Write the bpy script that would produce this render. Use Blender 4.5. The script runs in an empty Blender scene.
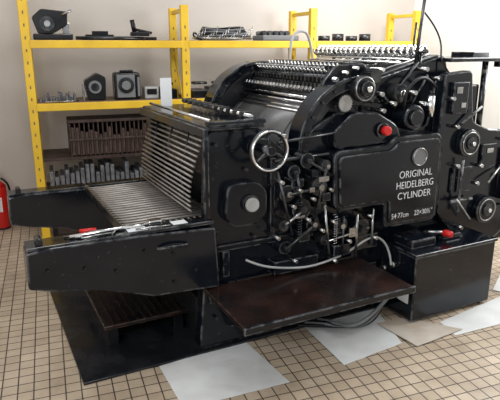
import bpy, bmesh, math, random
from mathutils import Vector, Matrix
random.seed(4)
R=math.radians
# ---------------------------------------------------------------- materials
def mat(name,col,rough=.5,metal=0,coat=0,nscale=8,col2=None,bump=0,rvar=0,spec=.5,lo=.35,hi=.7,wear=None):
    m=bpy.data.materials.new(name);m.use_nodes=True
    nt=m.node_tree;N=nt.nodes;L=nt.links;b=N['Principled BSDF']
    b.inputs['Base Color'].default_value=(*col,1);b.inputs['Roughness'].default_value=rough
    b.inputs['Metallic'].default_value=metal;b.inputs['Coat Weight'].default_value=coat
    b.inputs['Coat Roughness'].default_value=.1
    b.inputs['Specular IOR Level'].default_value=spec
    tc=N.new('ShaderNodeTexCoord');cs=None
    if col2:
        n=N.new('ShaderNodeTexNoise');n.inputs['Scale'].default_value=nscale;n.inputs['Detail'].default_value=7
        L.new(tc.outputs['Object'],n.inputs['Vector'])
        r=N.new('ShaderNodeValToRGB');r.color_ramp.elements[0].position=lo;r.color_ramp.elements[1].position=hi
        r.color_ramp.elements[0].color=(*col,1);r.color_ramp.elements[1].color=(*col2,1)
        L.new(n.outputs['Fac'],r.inputs['Fac']);L.new(r.outputs['Color'],b.inputs['Base Color']);cs=r.outputs['Color']
    if rvar:
        n2=N.new('ShaderNodeTexNoise');n2.inputs['Scale'].default_value=5;n2.inputs['Detail'].default_value=6
        L.new(tc.outputs['Object'],n2.inputs['Vector'])
        mr=N.new('ShaderNodeMapRange');mr.inputs['From Min'].default_value=.3;mr.inputs['From Max'].default_value=.7
        mr.inputs['To Min'].default_value=max(.02,rough-rvar);mr.inputs['To Max'].default_value=min(1,rough+rvar)
        L.new(n2.outputs['Fac'],mr.inputs['Value']);L.new(mr.outputs['Result'],b.inputs['Roughness'])
    if bump:
        n3=N.new('ShaderNodeTexNoise');n3.inputs['Scale'].default_value=60 if not wear else 14;n3.inputs['Detail'].default_value=4
        L.new(tc.outputs['Object'],n3.inputs['Vector'])
        bp=N.new('ShaderNodeBump');bp.inputs['Strength'].default_value=bump;bp.inputs['Distance'].default_value=.01
        L.new(n3.outputs['Fac'],bp.inputs['Height']);L.new(bp.outputs['Normal'],b.inputs['Normal'])
    if wear:
        bv=N.new('ShaderNodeBevel');bv.inputs['Radius'].default_value=.012;bv.samples=4
        ge=N.new('ShaderNodeNewGeometry');dt=N.new('ShaderNodeVectorMath');dt.operation='DOT_PRODUCT'
        L.new(bv.outputs[0],dt.inputs[0]);L.new(ge.outputs['True Normal'],dt.inputs[1])
        m1=N.new('ShaderNodeMapRange');m1.inputs['From Min'].default_value=.985;m1.inputs['From Max'].default_value=.90
        L.new(dt.outputs['Value'],m1.inputs['Value'])
        n4=N.new('ShaderNodeTexNoise');n4.inputs['Scale'].default_value=16;n4.inputs['Detail'].default_value=5
        L.new(tc.outputs['Object'],n4.inputs['Vector'])
        m2=N.new('ShaderNodeMapRange');m2.inputs['From Min'].default_value=.42;m2.inputs['From Max'].default_value=.58
        L.new(n4.outputs['Fac'],m2.inputs['Value'])
        mu=N.new('ShaderNodeMath');mu.operation='MULTIPLY';L.new(m1.outputs[0],mu.inputs[0]);L.new(m2.outputs[0],mu.inputs[1])
        n5=N.new('ShaderNodeTexNoise');n5.inputs['Scale'].default_value=30;n5.inputs['Detail'].default_value=6;n5.inputs['Roughness'].default_value=.7
        L.new(tc.outputs['Object'],n5.inputs['Vector'])
        m3=N.new('ShaderNodeMapRange');m3.inputs['From Min'].default_value=.64;m3.inputs['From Max'].default_value=.73;m3.inputs['To Max'].default_value=.35
        L.new(n5.outputs['Fac'],m3.inputs['Value'])
        mm=N.new('ShaderNodeMath');mm.operation='MAXIMUM';L.new(mu.outputs[0],mm.inputs[0]);L.new(m3.outputs[0],mm.inputs[1])
        mx=N.new('ShaderNodeMixRGB');L.new(mm.outputs[0],mx.inputs['Fac']);L.new(cs,mx.inputs[1]);mx.inputs[2].default_value=(*wear,1)
        L.new(mx.outputs[0],b.inputs['Base Color'])
    return m
BLK=mat('black_enamel',(.0022,.0036,.0065),.15,rvar=.08,col2=(.005,.007,.011),nscale=4,wear=(.22,.22,.22),spec=.42,bump=.04)
BLK2=mat('black_oily',(.003,.0035,.005),.32,rvar=.14,col2=(.010,.010,.011),nscale=9,spec=.35)
DKS=mat('dark_steel',(.03,.032,.036),.28,.8,rvar=.12,col2=(.11,.11,.11),nscale=12)
STL=mat('steel',(.48,.48,.48),.26,1,rvar=.12,col2=(.22,.21,.2),nscale=14)
CHR=mat('bright_steel',(.85,.85,.84),.14,1,rvar=.06)
SHT=mat('drum_packing',(.075,.075,.077),.32,.3,rvar=.1,col2=(.125,.123,.12),nscale=5)
BRN=mat('worn_brown_board',(.009,.006,.0055),.24,rvar=.12,col2=(.036,.015,.011),nscale=4,lo=.42,hi=.8,wear=(.10,.07,.055),spec=.45)
TYP=mat('wooden_type',(.07,.04,.03),.55,col2=(.14,.085,.065),nscale=20)
SLT=mat('delivery_slat',(.26,.235,.21),.40,.5,col2=(.40,.37,.335),nscale=9)
YEL=mat('yellow_paint',(.84,.54,.03),.45,col2=(.70,.43,.02),nscale=5)
RED=mat('red_plastic',(.6,.015,.012),.3)
WHT=mat('white_lettering',(.72,.73,.74),.5)
PAP=mat('paper',(.74,.75,.74),.8,col2=(.57,.57,.55),nscale=3)
PAP2=mat('stained_paper',(.52,.47,.40),.8,col2=(.36,.29,.22),nscale=4)
GRY=mat('grey_rubber',(.16,.165,.17),.5)
LGR=mat('light_grey_casing',(.42,.42,.41),.5,col2=(.3,.3,.29),nscale=6)
WOOD=mat('shelf_board',(.13,.08,.055),.6,col2=(.2,.135,.095),nscale=12)
BRD=mat('dark_wood_case',(.022,.012,.009),.6,col2=(.06,.032,.024),nscale=14)
LEAD=mat('lead_type',(.10,.105,.115),.5,.4,col2=(.26,.26,.27),nscale=20)
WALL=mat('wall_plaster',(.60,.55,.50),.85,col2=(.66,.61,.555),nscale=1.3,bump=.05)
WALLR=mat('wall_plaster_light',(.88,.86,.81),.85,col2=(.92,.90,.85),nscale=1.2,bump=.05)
BASE=mat('skirting_tile',(.40,.33,.27),.5)
PLATE=mat('oily_floor_steel',(.008,.009,.012),.26,.2,rvar=.14,col2=(.022,.023,.027),nscale=5)

def floor_mat():
    m=bpy.data.materials.new('floor_tiles');m.use_nodes=True
    N=m.node_tree.nodes;L=m.node_tree.links;b=N['Principled BSDF']
    tc=N.new('ShaderNodeTexCoord');mp=N.new('ShaderNodeMapping')
    L.new(tc.outputs['Object'],mp.inputs['Vector'])
    br=N.new('ShaderNodeTexBrick');br.offset=0;br.squash=1
    br.inputs['Scale'].default_value=13;br.inputs['Brick Width'].default_value=1;br.inputs['Row Height'].default_value=1
    br.inputs['Mortar Size'].default_value=.045;br.inputs['Mortar Smooth'].default_value=.15
    br.inputs['Color1'].default_value=(.60,.49,.365,1);br.inputs['Color2'].default_value=(.49,.395,.29,1)
    br.inputs['Mortar'].default_value=(.075,.056,.044,1)
    L.new(mp.outputs[0],br.inputs['Vector'])
    n=N.new('ShaderNodeTexNoise');n.inputs['Scale'].default_value=2.6;n.inputs['Detail'].default_value=10;n.inputs['Roughness'].default_value=.65
    L.new(tc.outputs['Object'],n.inputs['Vector'])
    cr=N.new('ShaderNodeValToRGB');cr.color_ramp.elements[0].position=.3;cr.color_ramp.elements[0].color=(.50,.45,.41,1)
    cr.color_ramp.elements[1].position=.62;cr.color_ramp.elements[1].color=(1,1,1,1);L.new(n.outputs['Fac'],cr.inputs['Fac'])
    mx=N.new('ShaderNodeMixRGB');mx.blend_type='MULTIPLY';mx.inputs['Fac'].default_value=.7
    L.new(br.outputs['Color'],mx.inputs[1]);L.new(cr.outputs[0],mx.inputs[2])
    L.new(mx.outputs[0],b.inputs['Base Color'])
    b.inputs['Roughness'].default_value=.42;b.inputs['Specular IOR Level'].default_value=.3
    bp=N.new('ShaderNodeBump');bp.inputs['Strength'].default_value=.35;bp.inputs['Distance'].default_value=.003;bp.invert=True
    L.new(br.outputs['Fac'],bp.inputs['Height']);L.new(bp.outputs['Normal'],b.inputs['Normal'])
    return m
# ---------------------------------------------------------------- builders
PAR=None
def empty(name,loc=(0,0,0),rz=0):
    global PAR
    e=bpy.data.objects.new(name,None);bpy.context.scene.collection.objects.link(e)
    e.location=loc;e.rotation_euler=(0,0,rz);e.empty_display_size=.1;PAR=e;return e
def fin(name,bm,m,bev=0,smooth=False,seg=2):
    bmesh.ops.recalc_face_normals(bm,faces=bm.faces)
    me=bpy.data.meshes.new(name);bm.to_mesh(me);bm.free()
    o=bpy.data.objects.new(name,me);bpy.context.scene.collection.objects.link(o)
    me.materials.append(m)
    if smooth:
        for p in me.polygons:p.use_smooth=(len(p.vertices)==4)
    if bev:
        md=o.modifiers.new('b','BEVEL');md.width=bev;md.segments=seg;md.limit_method='ANGLE';md.angle_limit=R(40)
    if PAR:o.parent=PAR
    return o
def box(name,a,b,m,bev=.004):
    bm=bmesh.new();bmesh.ops.create_cube(bm,size=1)
    for v in bm.verts:
        v.co=Vector([a[i]+(v.co[i]+.5)*(b[i]-a[i]) for i in range(3)])
    return fin(name,bm,m,bev)
def addcyl(bm,p,q,r,n=20,r2=None):
    p=Vector(p);q=Vector(q);d=q-p;rot=d.to_track_quat('Z','Y').to_matrix().to_4x4()
    bmesh.ops.create_cone(bm,cap_ends=True,segments=n,radius1=r,radius2=r if r2 is None else r2,depth=d.length,
        matrix=Matrix.Translation((p+q)/2)@rot)
def cyl(name,p,q,r,m,n=24,r2=None,bev=0):
    bm=bmesh.new();addcyl(bm,p,q,r,n,r2);return fin(name,bm,m,bev,True)
def cyls(name,lst,m,n=12):
    bm=bmesh.new()
    for p,q,r in lst:addcyl(bm,p,q,r,n)
    return fin(name,bm,m,0,True)
def boxes(name,lst,m,bev=.002):
    bm=bmesh.new()
    for a,b in lst:
        r=bmesh.ops.create_cube(bm,size=1)
        for v in r['verts']:v.co=Vector([a[i]+(v.co[i]+.5)*(b[i]-a[i]) for i in range(3)])
    return fin(name,bm,m,bev)
def prism(name,pts,d0,d1,m,bev=.006,axis='d'):
    bm=bmesh.new()
    f=(lambda p,d:(p[0],d,p[1])) if axis=='d' else ((lambda p,d:(p[0],p[1],d)) if axis=='z' else (lambda p,d:(d,p[0],p[1])))
    A=[bm.verts.new(f(p,d0)) for p in pts];B=[bm.verts.new(f(p,d1)) for p in pts]
    bm.faces.new(A);bm.faces.new(B[::-1]);n=len(pts)
    for i in range(n):bm.faces.new([A[i],B[i],B[(i+1)%n],A[(i+1)%n]])
    return fin(name,bm,m,bev)
def rnd(pts,r,k=5):
    out=[];n=len(pts)
    for i in range(n):
        p=Vector(pts[i]);a=Vector(pts[i-1]);b=Vector(pts[(i+1)%n])
        rr=r[i] if isinstance(r,(list,tuple)) else r
        u=(a-p);v=(b-p);rr=min(rr,u.length*.45,v.length*.45)
        if rr<1e-4: out.append(tuple(p));continue
        s=p+u.normalized()*rr;e=p+v.normalized()*rr
        for j in range(k+1):
            t=j/k;out.append(tuple(s*(1-t)**2+p*2*t*(1-t)+e*t*t))
    return out
def tube(name,pts,r,m,cyc=False,typ='NURBS',res=3):
    cu=bpy.data.curves.new(name,'CURVE');cu.dimensions='3D';cu.bevel_depth=r;cu.bevel_resolution=res;cu.resolution_u=10
    sp=cu.splines.new(typ);sp.points.add(len(pts)-1)
    for i,p in enumerate(pts):sp.points[i].co=(*p,1)
    if typ=='NURBS':sp.order_u=3;sp.use_endpoint_u=not cyc
    sp.use_cyclic_u=cyc;cu.use_fill_caps=True
    cu.materials.append(m)
    o=bpy.data.objects.new(name,cu);bpy.context.scene.collection.objects.link(o)
    if PAR:o.parent=PAR
    return o
def ring(name,c,R0,r,m,ax='d'):
    pts=[]
    for i in range(32):
        t=i/32*2*math.pi;x=R0*math.cos(t);y=R0*math.sin(t)
        pts.append((c[0]+x,c[1],c[2]+y) if ax=='d' else ((c[0]+x,c[1]+y,c[2]) if ax=='z' else (c[0],c[1]+x,c[2]+y)))
    return tube(name,pts,r,m,True,'POLY')
def gearpts(c,r,n,h=.006):
    o=[]
    for i in range(n):
        for k,rr in ((0,r-h),(.25,r-h),(.4,r),(.7,r)):
            t=(i+k)/n*2*math.pi;o.append((c[0]+rr*math.cos(t),c[1]+rr*math.sin(t)))
    return o
def disc(name,c,r,d0,d1,m,bev=.003):
    return prism(name,[(c[0]+r*math.cos(i/32*6.2832),c[1]+r*math.sin(i/32*6.2832)) for i in range(32)],d0,d1,m,bev)
def arc(name,c,ri,ro,a0,a1,d0,d1,m,n=24,bev=.006):
    P=[(c[0]+ro*math.cos(R(a0+(a1-a0)*i/n)),c[1]+ro*math.sin(R(a0+(a1-a0)*i/n))) for i in range(n+1)]
    P+=[(c[0]+ri*math.cos(R(a1+(a0-a1)*i/n)),c[1]+ri*math.sin(R(a1+(a0-a1)*i/n))) for i in range(n+1)]
    return prism(name,P,d0,d1,m,bev)
def coil(name,p,q,r,turns,w,m):
    p=Vector(p);q=Vector(q);rot=(q-p).to_track_quat('Z','Y').to_matrix();L=(q-p).length;pts=[]
    for i in range(turns*10+1):
        t=i/10*2*math.pi;pts.append(tuple(p+rot@Vector((r*math.cos(t),r*math.sin(t),L*i/(turns*10)))))
    return tube(name,pts,w,m,False,'POLY',1)
def text(name,body,loc,size,m,sx=1):
    cu=bpy.data.curves.new(name,'FONT');cu.body=body;cu.size=size;cu.extrude=.001;cu.align_x='CENTER';cu.align_y='CENTER'
    cu.offset=-.0006
    cu.materials.append(m);o=bpy.data.objects.new(name,cu);bpy.context.scene.collection.objects.link(o)
    o.location=loc;o.rotation_euler=(R(90),0,0);o.scale=(sx,1,1)
    if PAR:o.parent=PAR
    return o
# ================================================================= ROOM
A2=R(20)
O2=Vector((-1.85,4.7,0))
def rk(s,d):
    return Vector((O2.x+s*math.cos(A2)-d*math.sin(A2),O2.y+s*math.sin(A2)+d*math.cos(A2),0))
PAR=None
def placed(o): o.location=O2;o.rotation_euler=(0,0,A2);return o
placed(box('floor',(-2.2,-8,-.1),(7,.82,0),floor_mat(),0))
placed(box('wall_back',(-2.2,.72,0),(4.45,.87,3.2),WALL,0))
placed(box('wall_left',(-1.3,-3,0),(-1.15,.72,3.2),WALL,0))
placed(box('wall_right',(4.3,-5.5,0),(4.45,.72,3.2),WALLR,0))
placed(box('baseboard_back',(-1.15,.705,0),(4.3,.72,.1),BASE,0))
placed(box('baseboard_right',(4.285,-5.5,0),(4.3,.70,.1),BASE,0))
# ================================================================= RACK
def rack():
    e=empty('pallet_rack',O2,A2)
    S=[0,1.34,2.62,3.82]
    D=.48;T=2.05
    for i,s in enumerate(S):
        h=T if i else 2.35
        for j,d in enumerate((0,D)):
            box('post_%d_%d'%(i,j),(s-.035,d-.03,0),(s+.035,d+.03,h),YEL,.005)
            box('foot_%d_%d'%(i,j),(s-.05,d-.05,0),(s+.05,d+.05,.01),YEL,0)
            boxes('post_slots_%d_%d'%(i,j),[((s-.005,d-.032,.15+.1*k),(s+.005,d-.029,.175+.1*k)) for k in range(int((h-.2)/.1))],WOOD,0)
        for k,z in enumerate((.25,.95,T-.06)):
            box('brace_%d_%d'%(i,k),(s-.015,0,z),(s+.015,D,z+.035),YEL,.003)
        cyls('diag_%d'%i,[((s,0,.3),(s,D,.93),.01),((s,0,1.0),(s,D,T-.4),.01)],YEL)
    for i in range(3):
        for k,z in enumerate((1.68,1.16)):
            for j,d in enumerate((-.035,D-.005)):
                box('beam_%d%d%d'%(i,k,j),(S[i]+.03,d,z),(S[i+1]-.03,d+.04,z+.065),YEL,.005)
            box('deck_%d%d'%(i,k),(S[i]+.04,.0,z+.045),(S[i+1]-.04,D-.01,z+.068),WOOD,.002)
        for k,z in enumerate((.72,.4)):
            box('lowdeck_%d%d'%(i,k),(S[i]+.04,-.02,z),(S[i+1]-.04,D,z+.025),BRD,.002)
rack()
def stuff():
    Z1=1.7485;Z2=1.2285
    empty('stapling_machine',O2,A2)
    box('base',(.06,.05,Z1),(.38,.22,Z1+.05),BLK2,.01)
    prism('head',rnd([(.1,Z1+.05),(.06,Z1+.18),(.14,Z1+.25),(.35,Z1+.23),(.34,Z1+.12),(.22,Z1+.05)],.02),.06,.2,BLK2,.006)
    cyl('roll',(.18,.02,Z1+.13),(.18,.08,Z1+.13),.06,DKS);cyl('roll_hub',(.18,.0,Z1+.13),(.18,.02,Z1+.13),.025,STL)
    box('jaw',(.3,.08,Z1+.05),(.36,.18,Z1+.14),STL,.004)
    cyl('crank',(.3,.04,Z1+.2),(.38,.04,Z1+.24),.01,STL)
    empty('metal_bar_bundle',O2,A2)
    cyls('bars',[((.40+.02*i,.06+.035*i,Z1+.016),(.98+.03*i,.05+.04*i,Z1+.016),.015) for i in range(6)],DKS)
    boxes('flats',[((.5,.3,Z1),(.75,.4,Z1+.05)),((.56,.3,Z1+.05),(.70,.38,Z1+.08))],BLK2)
    empty('hand_clamp',O2,A2)
    box('clamp_body',(.86,.0,Z1+.034),(1.03,.06,Z1+.07),BLK2,.01)
    cyl('clamp_grip',(.9,.03,Z1+.06),(.88,.03,Z1+.17),.02,BLK2)
    cyl('clamp_arm',(.9,.03,Z1+.09),(1.05,.03,Z1+.06),.012,BLK2)
    empty('coiled_cable',O2,A2)
    for i in range(8):
        pts=[(1.78+(.29-.012*i)*math.cos(t*.5236),.24+(.19-.009*i)*math.sin(t*.5236),Z1+.015+.014*i+.01*math.sin(t*1.3+i)) for t in range(12)]
        tube('loop_%d'%i,pts,.009,BLK2 if i%2 else GRY,True)
    tube('loose_end',[(1.5,.2,Z1+.06),(1.44,.06,Z1+.08),(1.42,.0,Z1+.02),(1.5,-.01,Z1+.01)],.009,BLK2)
    empty('wire_rack',O2,A2)
    cyls('wires',[((1.43+.028*i,.0,Z1+.005),(1.46+.028*i,.0,Z1+.05+.025*(i%4)),.004) for i in range(20)]+[((1.41,.0,Z1+.02),(2.0,.0,Z1+.02),.006)],STL)
    empty('parts_tray',O2,A2)
    box('tray',(2.12,.05,Z1),(2.5,.35,Z1+.05),GRY,.01)
    cyls('tray_rolls',[((2.16+.06*i,.1,Z1+.07),(2.16+.06*i,.3,Z1+.07),.022) for i in range(5)],DKS)
    empty('gear_stack',O2,A2)
    for i in range(4):
        cyl('gear_%d'%i,(2.85+.16*i,.2,Z1),(2.85+.16*i,.2,Z1+.05+.02*(i%2)),.06,DKS)
    empty('projector_lamp',O2,A2)
    prism('housing',rnd([(.47,Z2),(.44,Z2+.17),(.56,Z2+.24),(.63,Z2+.2),(.62,Z2)],.02),.08,.25,BLK2,.01)
    cyl('lens',(.53,.04,Z2+.12),(.53,.09,Z2+.12),.055,GRY);cyl('lens_glass',(.53,.035,Z2+.12),(.53,.04,Z2+.12),.035,DKS)
    box('yoke',(.425,.1,Z2),(.44,.2,Z2+.15),STL,.002)
    empty('speaker_box',O2,A2)
    box('case',(.7,.05,Z2),(.93,.25,Z2+.24),BLK2,.02)
    box('front_plate',(.72,.04,Z2+.02),(.88,.052,Z2+.22),GRY,.006)
    cyl('face',(.8,.03,Z2+.13),(.8,.06,Z2+.13),.07,DKS);cyl('cone',(.8,.025,Z2+.13),(.8,.031,Z2+.13),.04,GRY)
    box('front_panel',(.9,.03,Z2+.03),(.92,.05,Z2+.2),GRY)
    box('carry_handle',(.76,.12,Z2+.24),(.88,.16,Z2+.26),BLK2,.006)
    empty('meter_box',O2,A2)
    box('case',(.97,.08,Z2),(1.10,.25,Z2+.11),LGR,.01);box('dial',(.99,.072,Z2+.04),(1.08,.08,Z2+.09),BLK2,.002)
    empty('small_metal_parts',O2,A2)
    L=[]
    for i in range(14):
        x=.06+.022*i;L.append(((x,.06+.1*random.random(),Z2),(x+.018,.25,Z2+.02+.06*random.random())))
    boxes('parts',L,LEAD)
    empty('spanner_set',O2,A2)
    cyls('spanners',[((.10+.03*i,-.01,Z2+.008),(.22+.04*i,.03,Z2+.008),.007) for i in range(5)],STL)
    for x0,n in ((1.14,1),(1.42,5),(2.75,4)):
        empty('tool_tray',O2,A2);L=[];w=.12 if n==1 else .17
        for i in range(n):
            x=x0+.2*i;L.append(((x,.03,Z2),(x+w,.4,Z2+.05+.07*random.random())))
        boxes('trays',L,BLK2,.004)
        cyls('tray_contents',[((x0+.2*i+.02,.1+.03*k,Z2+.13),(x0+.2*i+w-.02,.12+.03*k,Z2+.13),.012) for i in range(n) for k in range(4)],DKS)
    empty('type_case_rack',O2,A2)
    L=[];M=[]
    z=.7455
    for i in range(24):
        x=.28+i*.04
        L.append(((x,.0,z),(x+.011,.3,z+.30)))
        M.append(((x+.014,.02,z+.01),(x+.038,.28,z+.17+.10*random.random())))
    boxes('dividers',L,BRD);boxes('type_blocks',M,TYP)
    box('case_top',(.27,-.01,z+.3),(1.26,.32,z+.325),BRD)
    box('case_mid_rail',(.27,-.01,z+.14),(1.26,.0,z+.16),BRD)
    box('case_back',(.27,.3,z),(1.26,.315,z+.3),BRD)
    empty('furniture_blocks',O2,A2)
    L=[];z=.4255
    for i in range(26):
        x=.08+i*.044
        L.append(((x,-.01+.02*random.random(),z),(x+.034,.3,z+.13+.12*random.random())))
    boxes('blocks',L,LEAD,.004)
    empty('drawer_cabinet',O2,A2)
    box('carcass',(.06,.0,0),(1.28,.42,.36),BLK2,.01)
    for i in range(3):
        box('drawer_%d'%i,(.1+.4*i,-.02,.04),(.46+.4*i,.0,.32),BRD,.006)
        cyl('pull_%d'%i,(.28+.4*i,-.05,.18),(.28+.4*i,-.02,.18),.015,STL)
    empty('storage_crate',O2,A2)
    for i,(x,w,h) in enumerate(((1.42,.5,.33),(1.98,.5,.28),(2.72,.5,.35),(3.26,.45,.3))):
        box('crate_%d'%i,(x,.03,.7455),(x+w,.4,.7455+h),BRD,.006)
        box('crate_low_%d'%i,(x,.03,.4255),(x+w,.4,.4255+h*.8),BLK2,.006)
stuff()
e=empty('fire_extinguisher',rk(-.40,.5),A2)
cyl('body',(0,0,0.01),(0,0,.42),.075,RED,bev=.012)
cyl('shoulder',(0,0,.42),(0,0,.47),.075,RED,r2=.03)
cyl('valve',(0,0,.47),(0,0,.53),.018,CHR)
box('handle',(-.015,-.1,.52),(.015,.03,.54),BLK2);box('lever',(-.012,-.11,.55),(.012,.03,.562),RED)
cyl('gauge',(.02,-.02,.5),(.035,-.02,.5),.018,WHT)
box('label',(-.03,-.0765,.18),(.03,-.07,.32),WHT,.001)
tube('hose',[(0,.02,.5),(.08,.0,.48),(.11,0,.35),(.1,0,.2),(.085,0,.12)],.01,BLK2)
ring('base_ring',(0,0,.012),.073,.008,BLK2,'z')
PAR=None
def paper(name,pts,m,z=.002):
    bm=bmesh.new()
    vs=[bm.verts.new((x,y,z)) for x,y in pts];bm.faces.new(vs)
    bmesh.ops.subdivide_edges(bm,edges=bm.edges[:],cuts=6,use_grid_fill=True)
    for v in bm.verts:v.co.z+=.003*random.random()
    o=fin(name,bm,m);md=o.modifiers.new('s','SOLIDIFY');md.thickness=.0008;md.offset=1
    return o
paper('floor_paper',[(-.50,2.65),(-.03,2.92),(.21,2.50),(-.32,2.28)],PAP)
paper('floor_paper',[(.30,3.18),(.84,3.36),(.90,2.89),(.52,2.66)],PAP)
paper('floor_paper',[(.80,3.12),(1.0,3.2),(1.32,3.05),(.98,2.85)],PAP2,.007)
paper('floor_paper',[(1.21,3.15),(1.95,3.65),(2.05,3.32),(1.25,2.98)],PAP)
paper('floor_paper',[(1.75,3.62),(2.3,4.5),(2.6,4.2),(2.05,3.4)],PAP,.006)
# ================================================================= PRESS
C0=(-.862,2.472,0)
press=empty('cylinder_printing_press',C0,R(27))
box('base_plate',(0,0,0),(2.0,1.27,.014),PLATE,.003)
prof=[(.66,.014),(.69,.35),(.72,.8),(.74,1.27),(1.05,1.27),(1.12,1.2),(1.29,1.06),(1.38,1.24),(1.55,1.33),(1.85,1.27),(2.26,1.20),(2.31,1.50),(2.58,1.53),(2.62,1.22),(2.9,1.05),(2.9,.35),(2.7,.14),(2.2,.014)]
prism('side_frame_near',rnd(prof,.03),.03,.12,BLK,.008)
prism('side_frame_far',rnd(prof,.03),1.04,1.13,BLK,.008)
box('inner_body',(.86,.12,.1),(2.75,1.04,.98),BLK2,.01)
box('crossbeam_low',(.68,.12,.05),(.80,1.04,.3),BLK2)
box('crossbeam_mid',(.70,.12,.62),(.8,1.04,.74),BLK)
box('base_block',(.70,.12,.014),(2.2,1.0,.1),BLK2)
armp=[(-.21,.60),(-.205,.78),(-.1,.79),(.3,.785),(.74,.765),(.76,.42),(.39,.44),(.12,.53),(-.1,.57)]
for nm,d0,d1 in (('near',-.04,.11),('far',1.04,1.17)):
    prism('delivery_arm_'+nm,rnd(armp,.015),d0,d1,BLK,.008)
    box('arm_cap_'+nm,(-.2,d0+.01,.785),(.28,d1-.01,.80),BLK,.004)
    box('arm_rail_'+nm,(.28,d0+.02,.78),(.74,d1-.03,.80),BLK,.004)
    cyl('arm_roller_'+nm,(-.14,d0+.03,.812),(-.14,d1-.03,.812),.016,DKS)
cyls('arm_bolts',[((x,-.055,z),(x,-.04,z),.009) for x,z in ((-.12,.68),(.05,.66),(.2,.62),(.35,.7),(.5,.66),(.62,.55),(.5,.5))],BLK2)
tube('arm_handle',[(.42,-.04,.70),(.43,-.075,.71),(.57,-.075,.71),(.58,-.04,.70)],.008,BLK)
cyl('arm_tool',(.0,.02,.812),(.46,.06,.812),.009,CHR)
cyls('arm_tool_small',[((.1,.07,.808),(.3,.04,.808),.006),((.2,-.01,.808),(.26,.08,.808),.005),((-.02,.05,.808),(.06,.0,.808),.006),((.32,.0,.808),(.5,-.01,.808),.006),((.05,-.01,.808),(.22,.01,.808),.005)],STL)
box('arm_tool_jaw',(.40,.03,.80),(.47,.085,.828),CHR,.004)
cyl('arm_tool_red_grip',(.14,.075,.812),(.06,.085,.812),.011,RED)
boxes('arm_slips',[((.28,-.01,.801),(.38,.05,.803)),((.12,.05,.801),(.18,.09,.803)),((.52,.0,.801),(.60,.06,.803))],WHT,0)
gl=[((.30+.035*i,.1,.785),(.30+.035*i,1.05,.785),.005) for i in range(14)]
gl+=[((.28,.13+.048*i,.795),(.80,.13+.048*i,.795),.0075) for i in range(19)]
cyls('delivery_grid',gl,SLT,8)
box('delivery_front_bar',(.27,.11,.76),(.30,1.04,.80),DKS)
box('delivery_tray_under',(.3,.11,.70),(.78,1.04,.72),BLK2)
sl=[]
for i in range(16):
    t=i/15;z=1.235-.41*t;s=.75-.09*math.sin(t*math.pi*.6)
    sl.append(((s,.12,z),(s,1.04,z),.006))
cyls('slat_curtain',sl,SLT,10)
cyls('curtain_ribs',[((.735,d,1.23),(.675,d,1.0),.005) for d in (.3,.58,.86)]+[((.675,d,1.0),(.70,d,.8),.005) for d in (.3,.58,.86)],DKS,8)
box('curtain_back',(.80,.12,.98),(.84,1.04,1.25),DKS)
box('table_top',(.72,.0,1.275),(1.06,1.16,1.30),BLK,.008)
box('table_rail_near',(.72,-.01,1.30),(1.06,.03,1.325),BLK,.004)
box('table_front_lip',(.70,.0,1.24),(.73,1.16,1.29),BLK,.005)
cyls('table_rods',[((.76,.05,1.32),(.76,1.1,1.32),.008),((1.0,.05,1.33),(1.0,1.1,1.33),.014)],CHR)
boxes('table_grippers',[((.975,.12+.09*i,1.318),(1.035,.15+.09*i,1.35)) for i in range(11)],DKS,.003)
box('pile_board',(.18,.28,.13),(.70,.9,.155),BRN,.004)
boxes('pile_board_ribs',[((.19+.045*i,.29,.155),(.20+.045*i,.89,.162)) for i in range(11)],BLK2,0)
boxes('pile_board_supports',[((.2,.3,.014),(.26,.88,.13)),((.6,.3,.014),(.66,.88,.13))],BLK2)
# drum and its guards
DC=(1.60,1.03);GC={'near':(1.69,1.12),'far':(1.585,1.16)};GR={'near':.41,'far':.435}
cyl('impression_drum',(DC[0],.14,DC[1]),(DC[0],1.02,DC[1]),.345,SHT,96)
cyls('drum_bands',[((DC[0],d,DC[1]),(DC[0],d+.012,DC[1]),.348) for d in (.2,.96)],DKS,96)
cyls('drum_grip_bar',[((DC[0]+.35*math.cos(R(a)),.14,DC[1]+.35*math.sin(R(a))),(DC[0]+.35*math.cos(R(a)),1.02,DC[1]+.35*math.sin(R(a))),.008) for a in (118,124)],CHR)
for nm,d0,d1 in (('near',.02,.13),('far',1.03,1.15)):
    c=GC[nm];r=GR[nm]
    arc('drum_guard_'+nm,c,r-.075,r-.01,75,188,d0,d1,BLK,bev=.01)
    arc('drum_guard_rim_'+nm,c,r-.02,r,70,183,d0-.015,d1+.01,BLK,bev=.006)
    arc('drum_gear_'+nm,c,r-.13,r-.075,60,200,d0+.03,d1-.01,DKS)
    cyls('guard_bolts_'+nm,[((c[0]+(r-.045)*math.cos(R(a)),d0-.012,c[1]+(r-.045)*math.sin(R(a))),(c[0]+(r-.045)*math.cos(R(a)),d0+.01,c[1]+(r-.045)*math.sin(R(a))),.009) for a in range(85,185,16)],DKS)
arc('far_guard_inner',GC['far'],.1,.36,60,190,1.03,1.06,BLK2)
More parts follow.
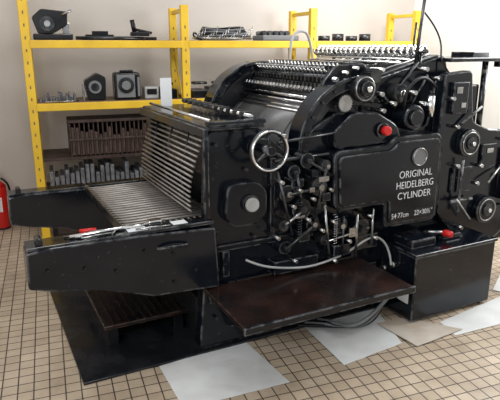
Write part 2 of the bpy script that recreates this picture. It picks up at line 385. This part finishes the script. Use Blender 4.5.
# ink train
rl=[(1.525,1.41,.026),(1.58,1.46,.03),(1.565,1.515,.02),(1.66,1.50,.032),(1.635,1.55,.02),(1.74,1.52,.034),(1.71,1.575,.018)]
cyls('ink_rollers',[((s,.13,z),(s,1.03,z),r) for s,z,r in rl[0:4:1]],DKS,20)
cyls('ink_rollers_bright',[((s,.13,z),(s,1.03,z),r) for s,z,r in rl[4:]],STL,20)
cyls('ink_roller_shafts',[((s,.06,z),(s,1.08,z),.010) for s,z,r in rl],CHR,12)
kk=[];kb=[];kc=[];kd=[]
for i in range(20):
    d=.16+.044*i
    kk.append(((1.52,d,1.43),(1.455,d,1.455),.008));kk.append(((1.57,d,1.53),(1.53,d,1.575),.006));kk.append(((1.65,d,1.56),(1.63,d,1.60),.006))
    kb.append(((1.505,d-.013,1.44),(1.54,d+.013,1.485)));kb.append(((1.60,d-.010,1.55),(1.63,d+.010,1.585)))
    kc.append(((1.455,d,1.45),(1.44,d,1.46),.014));kd.append(((1.53,d,1.57),(1.522,d,1.58),.011))
    kb.append(((1.52,d-.004,1.49),(1.56,d+.012,1.52)))
cyls('fountain_keys',kk,CHR,10);cyls('fountain_key_heads',kc+kd,STL,12);boxes('fountain_blocks',kb,DKS)
box('fountain_bar',(1.50,.13,1.42),(1.53,1.03,1.45),DKS)
box('fountain_tray',(1.69,.13,1.585),(1.79,1.03,1.605),BLK)
cyls('ink_tie_bars',[((1.46,.1,1.40),(1.46,1.06,1.40),.010),((1.42,.1,1.375),(1.42,1.06,1.375),.007)],CHR,12)
for nm,d0,d1 in (('near',.10,.13),('far',1.03,1.06)):
    prism('ink_bracket_'+nm,rnd([(1.48,1.37),(1.49,1.49),(1.58,1.59),(1.80,1.60),(1.82,1.35),(1.6,1.34)],.03),d0,d1,BLK)
disc('roller_gear',(1.70,1.46),.075,-.03,.02,DKS);ring('roller_gear_ring',(1.70,-.032,1.46),.066,.005,STL)
disc('roller_gear_cap',(1.70,1.46),.045,-.06,-.03,BLK);disc('roller_gear_hub',(1.70,1.46),.018,-.075,-.06,CHR)
prism('small_gear',gearpts((1.58,1.38),.05,20),-.01,.02,STL,0)
prism('small_gear_b',gearpts((1.80,1.53),.045,20),.0,.1,DKS,0)
prism('arm_casting',rnd([(1.50,1.12),(1.48,1.22),(1.62,1.33),(1.80,1.32),(1.95,1.24),(2.0,1.14)],.04),-.04,.04,BLK,.01)
# feed board and feeder
prism('feed_board',[(1.82,1.47),(1.82,1.495),(2.42,1.645),(2.42,1.62)],.14,1.02,DKS,.004)
for nm,d0,d1 in (('near',.10,.14),('far',1.02,1.06)):
    prism('feed_side_'+nm,rnd([(1.78,1.30),(1.80,1.48),(2.44,1.64),(2.5,1.45),(2.3,1.2),(1.95,1.25)],.03),d0,d1,BLK)
cyls('feed_tapes',[((1.84,.20+.1*i,1.508),(2.40,.20+.1*i,1.65),.007) for i in range(8)],STL,8)
boxes('feed_guides',[((2.02,.24+.2*i,1.53),(2.16,.27+.2*i,1.60)) for i in range(4)],DKS,.003)
cyl('feed_shaft',(2.24,.06,1.665),(2.24,1.3,1.665),.012,DKS)
coil('feed_spiral',(2.24,.08,1.665),(2.24,1.28,1.665),.036,20,.010,CHR)
cyls('feed_supports',[((2.24,d,1.5),(2.24,d,1.665),.014) for d in (.12,.6,1.05)],BLK)
cyl('feed_shaft_front',(1.92,.08,1.56),(1.92,1.1,1.56),.012,CHR)
cyls('feed_collars',[((1.92,.2+.12*i,1.56),(1.92,.24+.12*i,1.56),.028) for i in range(7)],DKS,16)
cyls('feed_cross_rods',[((2.05,.08,1.60),(2.05,1.1,1.60),.008),((2.12,.08,1.62),(2.12,1.1,1.62),.006)],CHR,10)
cyls('feeder_pole',[((2.2,.12,1.5),(2.25,.12,2.05),.011),((2.34,.3,1.6),(2.36,.3,1.85),.008)],DKS)
tube('feeder_cable',[(2.25,.12,1.9),(2.33,.12,1.84),(2.40,.1,1.72),(2.38,.08,1.6),(2.45,.03,1.5)],.006,BLK2)
cyls('feeder_rods',[((2.0,.09,1.38),(2.2,.09,1.60),.009),((2.12,.06,1.3),(2.26,.06,1.52),.008),((1.9,.07,1.42),(2.05,.07,1.30),.010)],DKS)
cyls('feeder_small_knobs',[((s,-.0,z),(s,.12,z),.014) for s,z in ((1.86,1.42),(1.96,1.36),(2.12,1.42),(2.2,1.35),(2.2,1.56),(2.32,1.5),(1.88,1.32))],STL,12)
tube('air_pipe',[(1.86,1.08,1.50),(1.86,1.1,1.75),(1.95,1.1,1.82),(2.05,1.1,1.78),(2.08,1.1,1.55)],.010,LGR)
tube('air_hose',[(2.05,.02,1.30),(2.0,-.02,1.40),(2.08,-.02,1.50),(2.2,.0,1.52),(2.28,.0,1.45)],.010,BLK2)
disc('feeder_cam',(2.10,1.27),.08,-.03,.10,BLK,.01);disc('feeder_cam_cap',(2.10,1.27),.05,-.05,-.03,BLK)
disc('feeder_wheel',(2.02,1.42),.055,.02,.10,DKS);disc('feeder_wheel_hub',(2.02,1.42),.02,-.0,.02,CHR)
box('feeder_head',(2.30,.2,1.52),(2.55,.95,1.64),BLK,.02)
boxes('feeder_suckers',[((2.26,.3+.13*i,1.54),(2.31,.36+.13*i,1.62)) for i in range(5)],DKS,.006)
cyl('vacuum_pump_cylinder',(2.24,-.01,1.27),(2.24,-.01,1.40),.026,CHR)
cyl('vacuum_pump_cap',(2.24,-.01,1.40),(2.24,-.01,1.43),.018,BLK2)
box('shelf_right',(2.4,.0,1.60),(3.1,.6,1.625),BLK,.005)
boxes('shelf_right_items',[((2.7,.1,1.625),(2.85,.3,1.66)),((2.9,.05,1.56),(3.0,.1,1.60))],BLK,.004)
cyls('shelf_posts',[((3.05,.05,1.0),(3.05,.05,1.6),.014),((2.85,.55,1.0),(2.85,.55,1.6),.014),((2.76,.05,1.05),(2.76,.05,1.6),.02)],BLK)
prism('feeder_frame',rnd([(2.30,1.10),(2.32,1.53),(2.55,1.55),(2.60,1.22),(2.75,1.16),(3.15,1.12),(3.15,.5),(2.95,.35),(2.6,.4),(2.36,.6)],.03),-.04,.03,BLK,.01)
box('feeder_body',(2.75,.03,.3),(3.2,1.1,1.05),BLK2,.01)
box('feeder_column',(2.62,.06,1.0),(2.74,.5,1.45),BLK,.01)
boxes('feeder_brackets',[((2.37,-.07,1.28),(2.50,-.04,1.48)),((2.9,-.07,.86),(3.12,-.04,1.02)),((2.44,-.06,.75),(2.62,-.04,.92)),((2.90,-.10,.66),(3.1,-.04,.83)),((2.7,-.06,.9),(2.84,-.04,1.06))],BLK,.006)
boxes('name_plates',[((2.39,-.075,1.41),(2.44,-.07,1.45)),((2.44,-.075,1.32),(2.48,-.07,1.35)),((2.74,-.065,1.0),(2.8,-.06,1.03)),((2.95,-.075,.93),(3.05,-.07,.97))],STL,.001)
for nm,c,r in (('a',(2.545,1.085),.09),('b',(2.775,.60),.095)):
    disc('dial_disc_'+nm,c,r,-.09,-.04,BLK,.008)
    ring('dial_rim_'+nm,(c[0],-.092,c[1]),r*.80,.004,STL)
    disc('dial_face_'+nm,c,r*.45,-.10,-.09,DKS);disc('dial_hub_'+nm,c,r*.16,-.12,-.10,CHR)
cyls('right_levers',[((2.46,-.09,.72),(2.60,-.10,.56),.008),((2.9,-.06,.9),(2.74,-.10,.8),.008),((2.95,-.06,.6),(3.1,-.12,.58),.009)],STL)
cyls('right_levers_dark',[((2.45,-.06,1.2),(2.62,-.08,1.32),.009),((2.5,-.08,.98),(2.5,-.08,.62),.009),((2.42,-.08,.7),(2.62,-.08,.7),.010)],BLK)
cyls('right_knobs',[((s,-.09,z),(s,-.03,z),.012) for s,z in ((2.46,.94),(2.42,1.2),(2.68,.92),(2.66,.8),(2.9,1.08),(3.02,1.05),(2.55,.5),(2.66,.44),(2.36,1.38))],STL)
cov=[(1.46,1.12),(1.86,1.13),(1.91,1.175),(2.27,1.175),(2.30,1.12),(2.30,.60),(1.86,.60),(1.86,.76),(1.48,.76)]
prism('gear_cover_rim',rnd(cov,[.06,.04,.04,.05,.04,.06,.05,.04,.06]),-.085,.03,BLK,.012)
cin=[(1.49,1.09),(1.88,1.10),(1.93,1.145),(2.25,1.145),(2.27,1.10),(2.27,.625),(1.885,.625),(1.885,.785),(1.51,.785)]
prism('gear_cover_panel',rnd(cin,.04),-.10,-.08,BLK,.008)
text('lettering_1','ORIGINAL',(2.075,-.103,.935),.064,WHT,.92)
text('lettering_2','HEIDELBERG',(2.075,-.103,.868),.064,WHT,.86)
text('lettering_3','CYLINDER',(2.075,-.103,.80),.064,WHT,.92)
text('lettering_4','54·77cm    22×30½"',(2.07,-.103,.675),.048,WHT,.85)
disc('emblem',(2.09,1.04),.056,-.112,-.10,GRY);ring('emblem_rim',(2.09,-.113,1.04),.053,.004,STL)
box('size_strip',(1.9,-.102,.643),(2.25,-.10,.706),BLK2,0)
disc('stop_button_base',(1.83,1.215),.045,-.06,.0,BLK)
cyl('stop_button',(1.835,-.06,1.215),(1.835,-.10,1.215),.028,RED,bev=.008)
cyl('red_knob_lever',(2.22,-.10,.53),(2.36,-.16,.515),.012,STL)
cyl('red_knob',(2.32,-.14,.52),(2.34,-.20,.518),.022,RED,bev=.008)
HW=(1.02,-.12,1.17)
ring('handwheel_rim',HW,.105,.013,DKS);cyl('handwheel_hub',(HW[0],.03,HW[2]),(HW[0],-.15,HW[2]),.024,BLK)
ring('handwheel_rim_bright',(HW[0],HW[1]-.010,HW[2]),.105,.006,CHR)
cyls('handwheel_spokes',[(HW,(HW[0]+.1*math.cos(t),HW[1],HW[2]+.1*math.sin(t)),.010) for t in (R(95),R(215),R(335))],DKS)
cyl('handwheel_grip',(HW[0]+.06,HW[1]-.0,HW[2]+.08),(HW[0]+.06,HW[1]-.07,HW[2]+.08),.012,STL)
disc('handwheel_boss',(1.02,1.17),.055,-.04,.03,BLK)
prism('knob_cover',rnd([(.82,.99),(1.0,.99),(1.06,.93),(1.06,.80),(1.0,.74),(.86,.74),(.80,.8)],.05),-.03,.03,BLK,.01)
disc('knob_ring',(.95,.87),.05,-.05,-.03,DKS);disc('knob',(.95,.87),.040,-.075,-.05,LGR,.008)
box('frame_edge_strip',(.70,.005,.8),(.73,.03,1.24),BLK)
boxes('frame_ribs',[((.74,.01,.60),(1.40,.03,.635)),((.80,.0,.45),(.84,.03,.60)),((.72,.005,.3),(1.9,.03,.34)),((1.1,.005,.64),(1.13,.03,1.1))],BLK,.004)
G=((1.18,.90,.05,BLK),(1.27,.80,.062,BLK),(1.38,.92,.055,DKS),(1.22,1.02,.04,BLK),(1.35,.70,.045,BLK),(1.15,.72,.035,DKS),(1.42,.80,.03,DKS),(1.30,1.08,.045,BLK),(1.42,1.04,.035,DKS),(1.17,.58,.04,BLK),(1.55,.66,.05,BLK),(1.70,.62,.06,BLK),(1.45,.58,.035,DKS))
for i,(s,z,r,m) in enumerate(G):
    disc('cam_%d'%i,(s,z),r,-.05-.01*(i%3),.03,m,.004);disc('cam_hub_%d'%i,(s,z),r*.35,-.075-.01*(i%3),-.05,DKS if i%2 else STL)
lv=[];ld=[]
for i,(a,b,r) in enumerate((((1.18,.90),(1.38,.92),.009),((1.27,.80),(1.22,1.02),.008),((1.35,.70),(1.42,1.05),.008),((1.15,.72),(1.27,.80),.009),((1.30,1.08),(1.46,.98),.008),((1.42,.80),(1.46,.50),.008),((1.17,.58),(1.35,.70),.009),((1.45,.58),(1.75,.62),.008),((1.10,1.04),(1.2,.66),.007),((1.56,.72),(1.56,.46),.007),((1.66,.72),(1.66,.45),.009),((1.78,.74),(1.78,.5),.007))):
    (ld if i in (0,1,2,4,6,8,9) else lv).append(((a[0],-.07,a[1]),(b[0],-.075,b[1]),r))
cyls('levers',lv,STL,10);cyls('levers_dark',ld,DKS,10)
cyls('short_knobs',[((s,-.10,z),(s,.03,z),.010) for s,z in ((1.12,.98),(1.24,.92),(1.33,.86),(1.30,.74),(1.45,.90),(1.20,.83),(1.40,.66),(1.48,.70),(1.6,.56),(1.75,.7),(1.10,.66),(1.22,.5),(1.5,.45),(1.8,.55))],STL,12)
boxes('lock_blocks',[((1.20,-.06,.93),(1.28,.03,.98)),((1.34,-.05,.97),(1.40,.03,1.02)),((1.40,-.07,.83),(1.46,.03,.88)),((1.26,-.06,.60),(1.33,.03,.66)),((1.50,-.07,.47),(1.62,.03,.54)),((1.68,-.06,.48),(1.84,.03,.57)),((1.1,-.05,.42),(1.4,.03,.5))],BLK,.005)
boxes('bright_blocks',[((1.36,-.09,.955),(1.43,-.05,.985)),((1.30,-.09,.90),(1.335,-.06,.93)),((1.60,-.08,.58),(1.66,-.05,.64)),((1.22,-.08,.755),(1.28,-.06,.77))],STL,.003)
coil('spring_a',(1.25,-.07,.86),(1.25,-.07,.64),.013,14,.003,DKS)
coil('spring_b',(1.50,-.07,.74),(1.50,-.07,.56),.013,12,.003,STL)
cyls('upper_rods',[((1.12,-.03,1.19),(1.5,-.03,1.22),.008),((1.1,-.03,1.09),(1.46,-.03,1.10),.010)],DKS,12)
cyls('frame_bolts',[((s,-.0,z),(s,.03,z),.010) for s,z in ((.77,1.2),(.77,.7),(.77,.5),(.76,.2),(.95,1.05),(1.0,.66),(1.0,.5),(.9,.4),(.95,.2),(2.40,1.15),(2.5,1.22))],DKS)
box('footboard',(.68,-.51,.385),(1.735,-.0,.41),BRN,.005)
box('footboard_edge',(.675,-.52,.375),(1.74,-.505,.413),BLK,.003)
boxes('footboard_brackets',[((.82,-.4,.34),(.86,.03,.385)),((1.55,-.4,.34),(1.59,.03,.385))],BLK)
prism('bracket_gusset',[(-.38,.34),(.03,.34),(.03,.12)],.83,.85,BLK,.002,axis='s')
prism('bracket_gusset_b',[(-.38,.34),(.03,.34),(.03,.12)],1.56,1.58,BLK,.002,axis='s')
box('electrical_cabinet',(1.965,-.28,.02),(2.66,.03,.45),BLK,.008)
box('electrical_cabinet_lid',(1.955,-.29,.45),(2.67,.03,.472),BLK,.006)
box('electrical_cabinet_label',(1.959,-.24,.13),(1.965,-.15,.21),WHT,.001)
cyls('electrical_cabinet_feet',[((x,y,0),(x,y,.03),.02) for x in (2.0,2.6) for y in (-.24,0)],BLK2)
boxes('cabinet_top_items',[((2.0,-.2,.472),(2.2,-.02,.53)),((2.28,-.15,.472),(2.48,.0,.50))],BLK,.01)
cyls('cabinet_glands',[((1.93,-.1,.35),(1.965,-.1,.35),.02),((1.93,-.02,.3),(1.965,-.02,.3),.02)],STL)
tube('conduit',[(.94,-.0,.53),(1.0,-.05,.50),(1.15,-.06,.46),(1.35,-.06,.43),(1.6,-.06,.47),(1.76,-.06,.55),(1.86,-.06,.54),(1.93,-.08,.44),(1.93,-.1,.35)],.007,LGR)
for i in range(4):
    tube('floor_cable_%d'%i,[(1.93,-.05-.03*i,.28-.03*i),(1.85,-.15,.12),(1.7-.05*i,-.2-.02*i,.02+.018*i),(1.5,-.1,.02+.01*i),(1.3+.05*i,.0,.03)],.012,GRY if i%2 else BLK2)
box('notice_sheet',(.82,1.05,1.30),(.90,1.054,1.49),WHT,0)
# ================================================================= camera, lights
PAR=None
cd=bpy.data.cameras.new('camera');cam=bpy.data.objects.new('camera',cd);bpy.context.scene.collection.objects.link(cam)
cam.location=(0,0,1.7);cam.rotation_euler=(R(90)-math.atan(155/550),0,0);cd.lens=39.4;cd.sensor_width=36
bpy.context.scene.camera=cam
def area(n,loc,tgt,sx,sy,p,col=(1,1,1)):
    l=bpy.data.lights.new(n,'AREA');l.shape='RECTANGLE';l.size=sx;l.size_y=sy;l.energy=p;l.color=col
    o=bpy.data.objects.new(n,l);bpy.context.scene.collection.objects.link(o);o.location=loc
    o.rotation_euler=(Vector(tgt)-Vector(loc)).to_track_quat('-Z','Y').to_euler();return o
area('ceiling_light_1',(-.3,3.2,3.3),(0,3.8,0),2.6,.4,32)
area('right_wall_fill',(1.3,4.6,3.1),(2.5,5.8,1.4),1.6,.5,60)  # added fill aimed at the right wall to brighten it, no modelled fixture
area('fill_light_left',(-1.3,-.6,2.3),(2.6,5,1.1),2,1.6,80,(.97,.985,1))  # invented fill from the left, lifts the right wall and arm ends
wl=rk(4.15,-2.0)
area('gloss_light_right',(wl.x,wl.y,1.9),(.4,3.4,.6),1.8,1.5,90,(.96,.98,1))  # added off-frame light without a window, gives the black enamel its highlights
w=bpy.data.worlds.new('world');bpy.context.scene.world=w;w.use_nodes=True
w.node_tree.nodes['Background'].inputs[0].default_value=(.96,.98,1,1);w.node_tree.nodes['Background'].inputs[1].default_value=.62
bpy.context.scene.view_settings.view_transform='Standard'
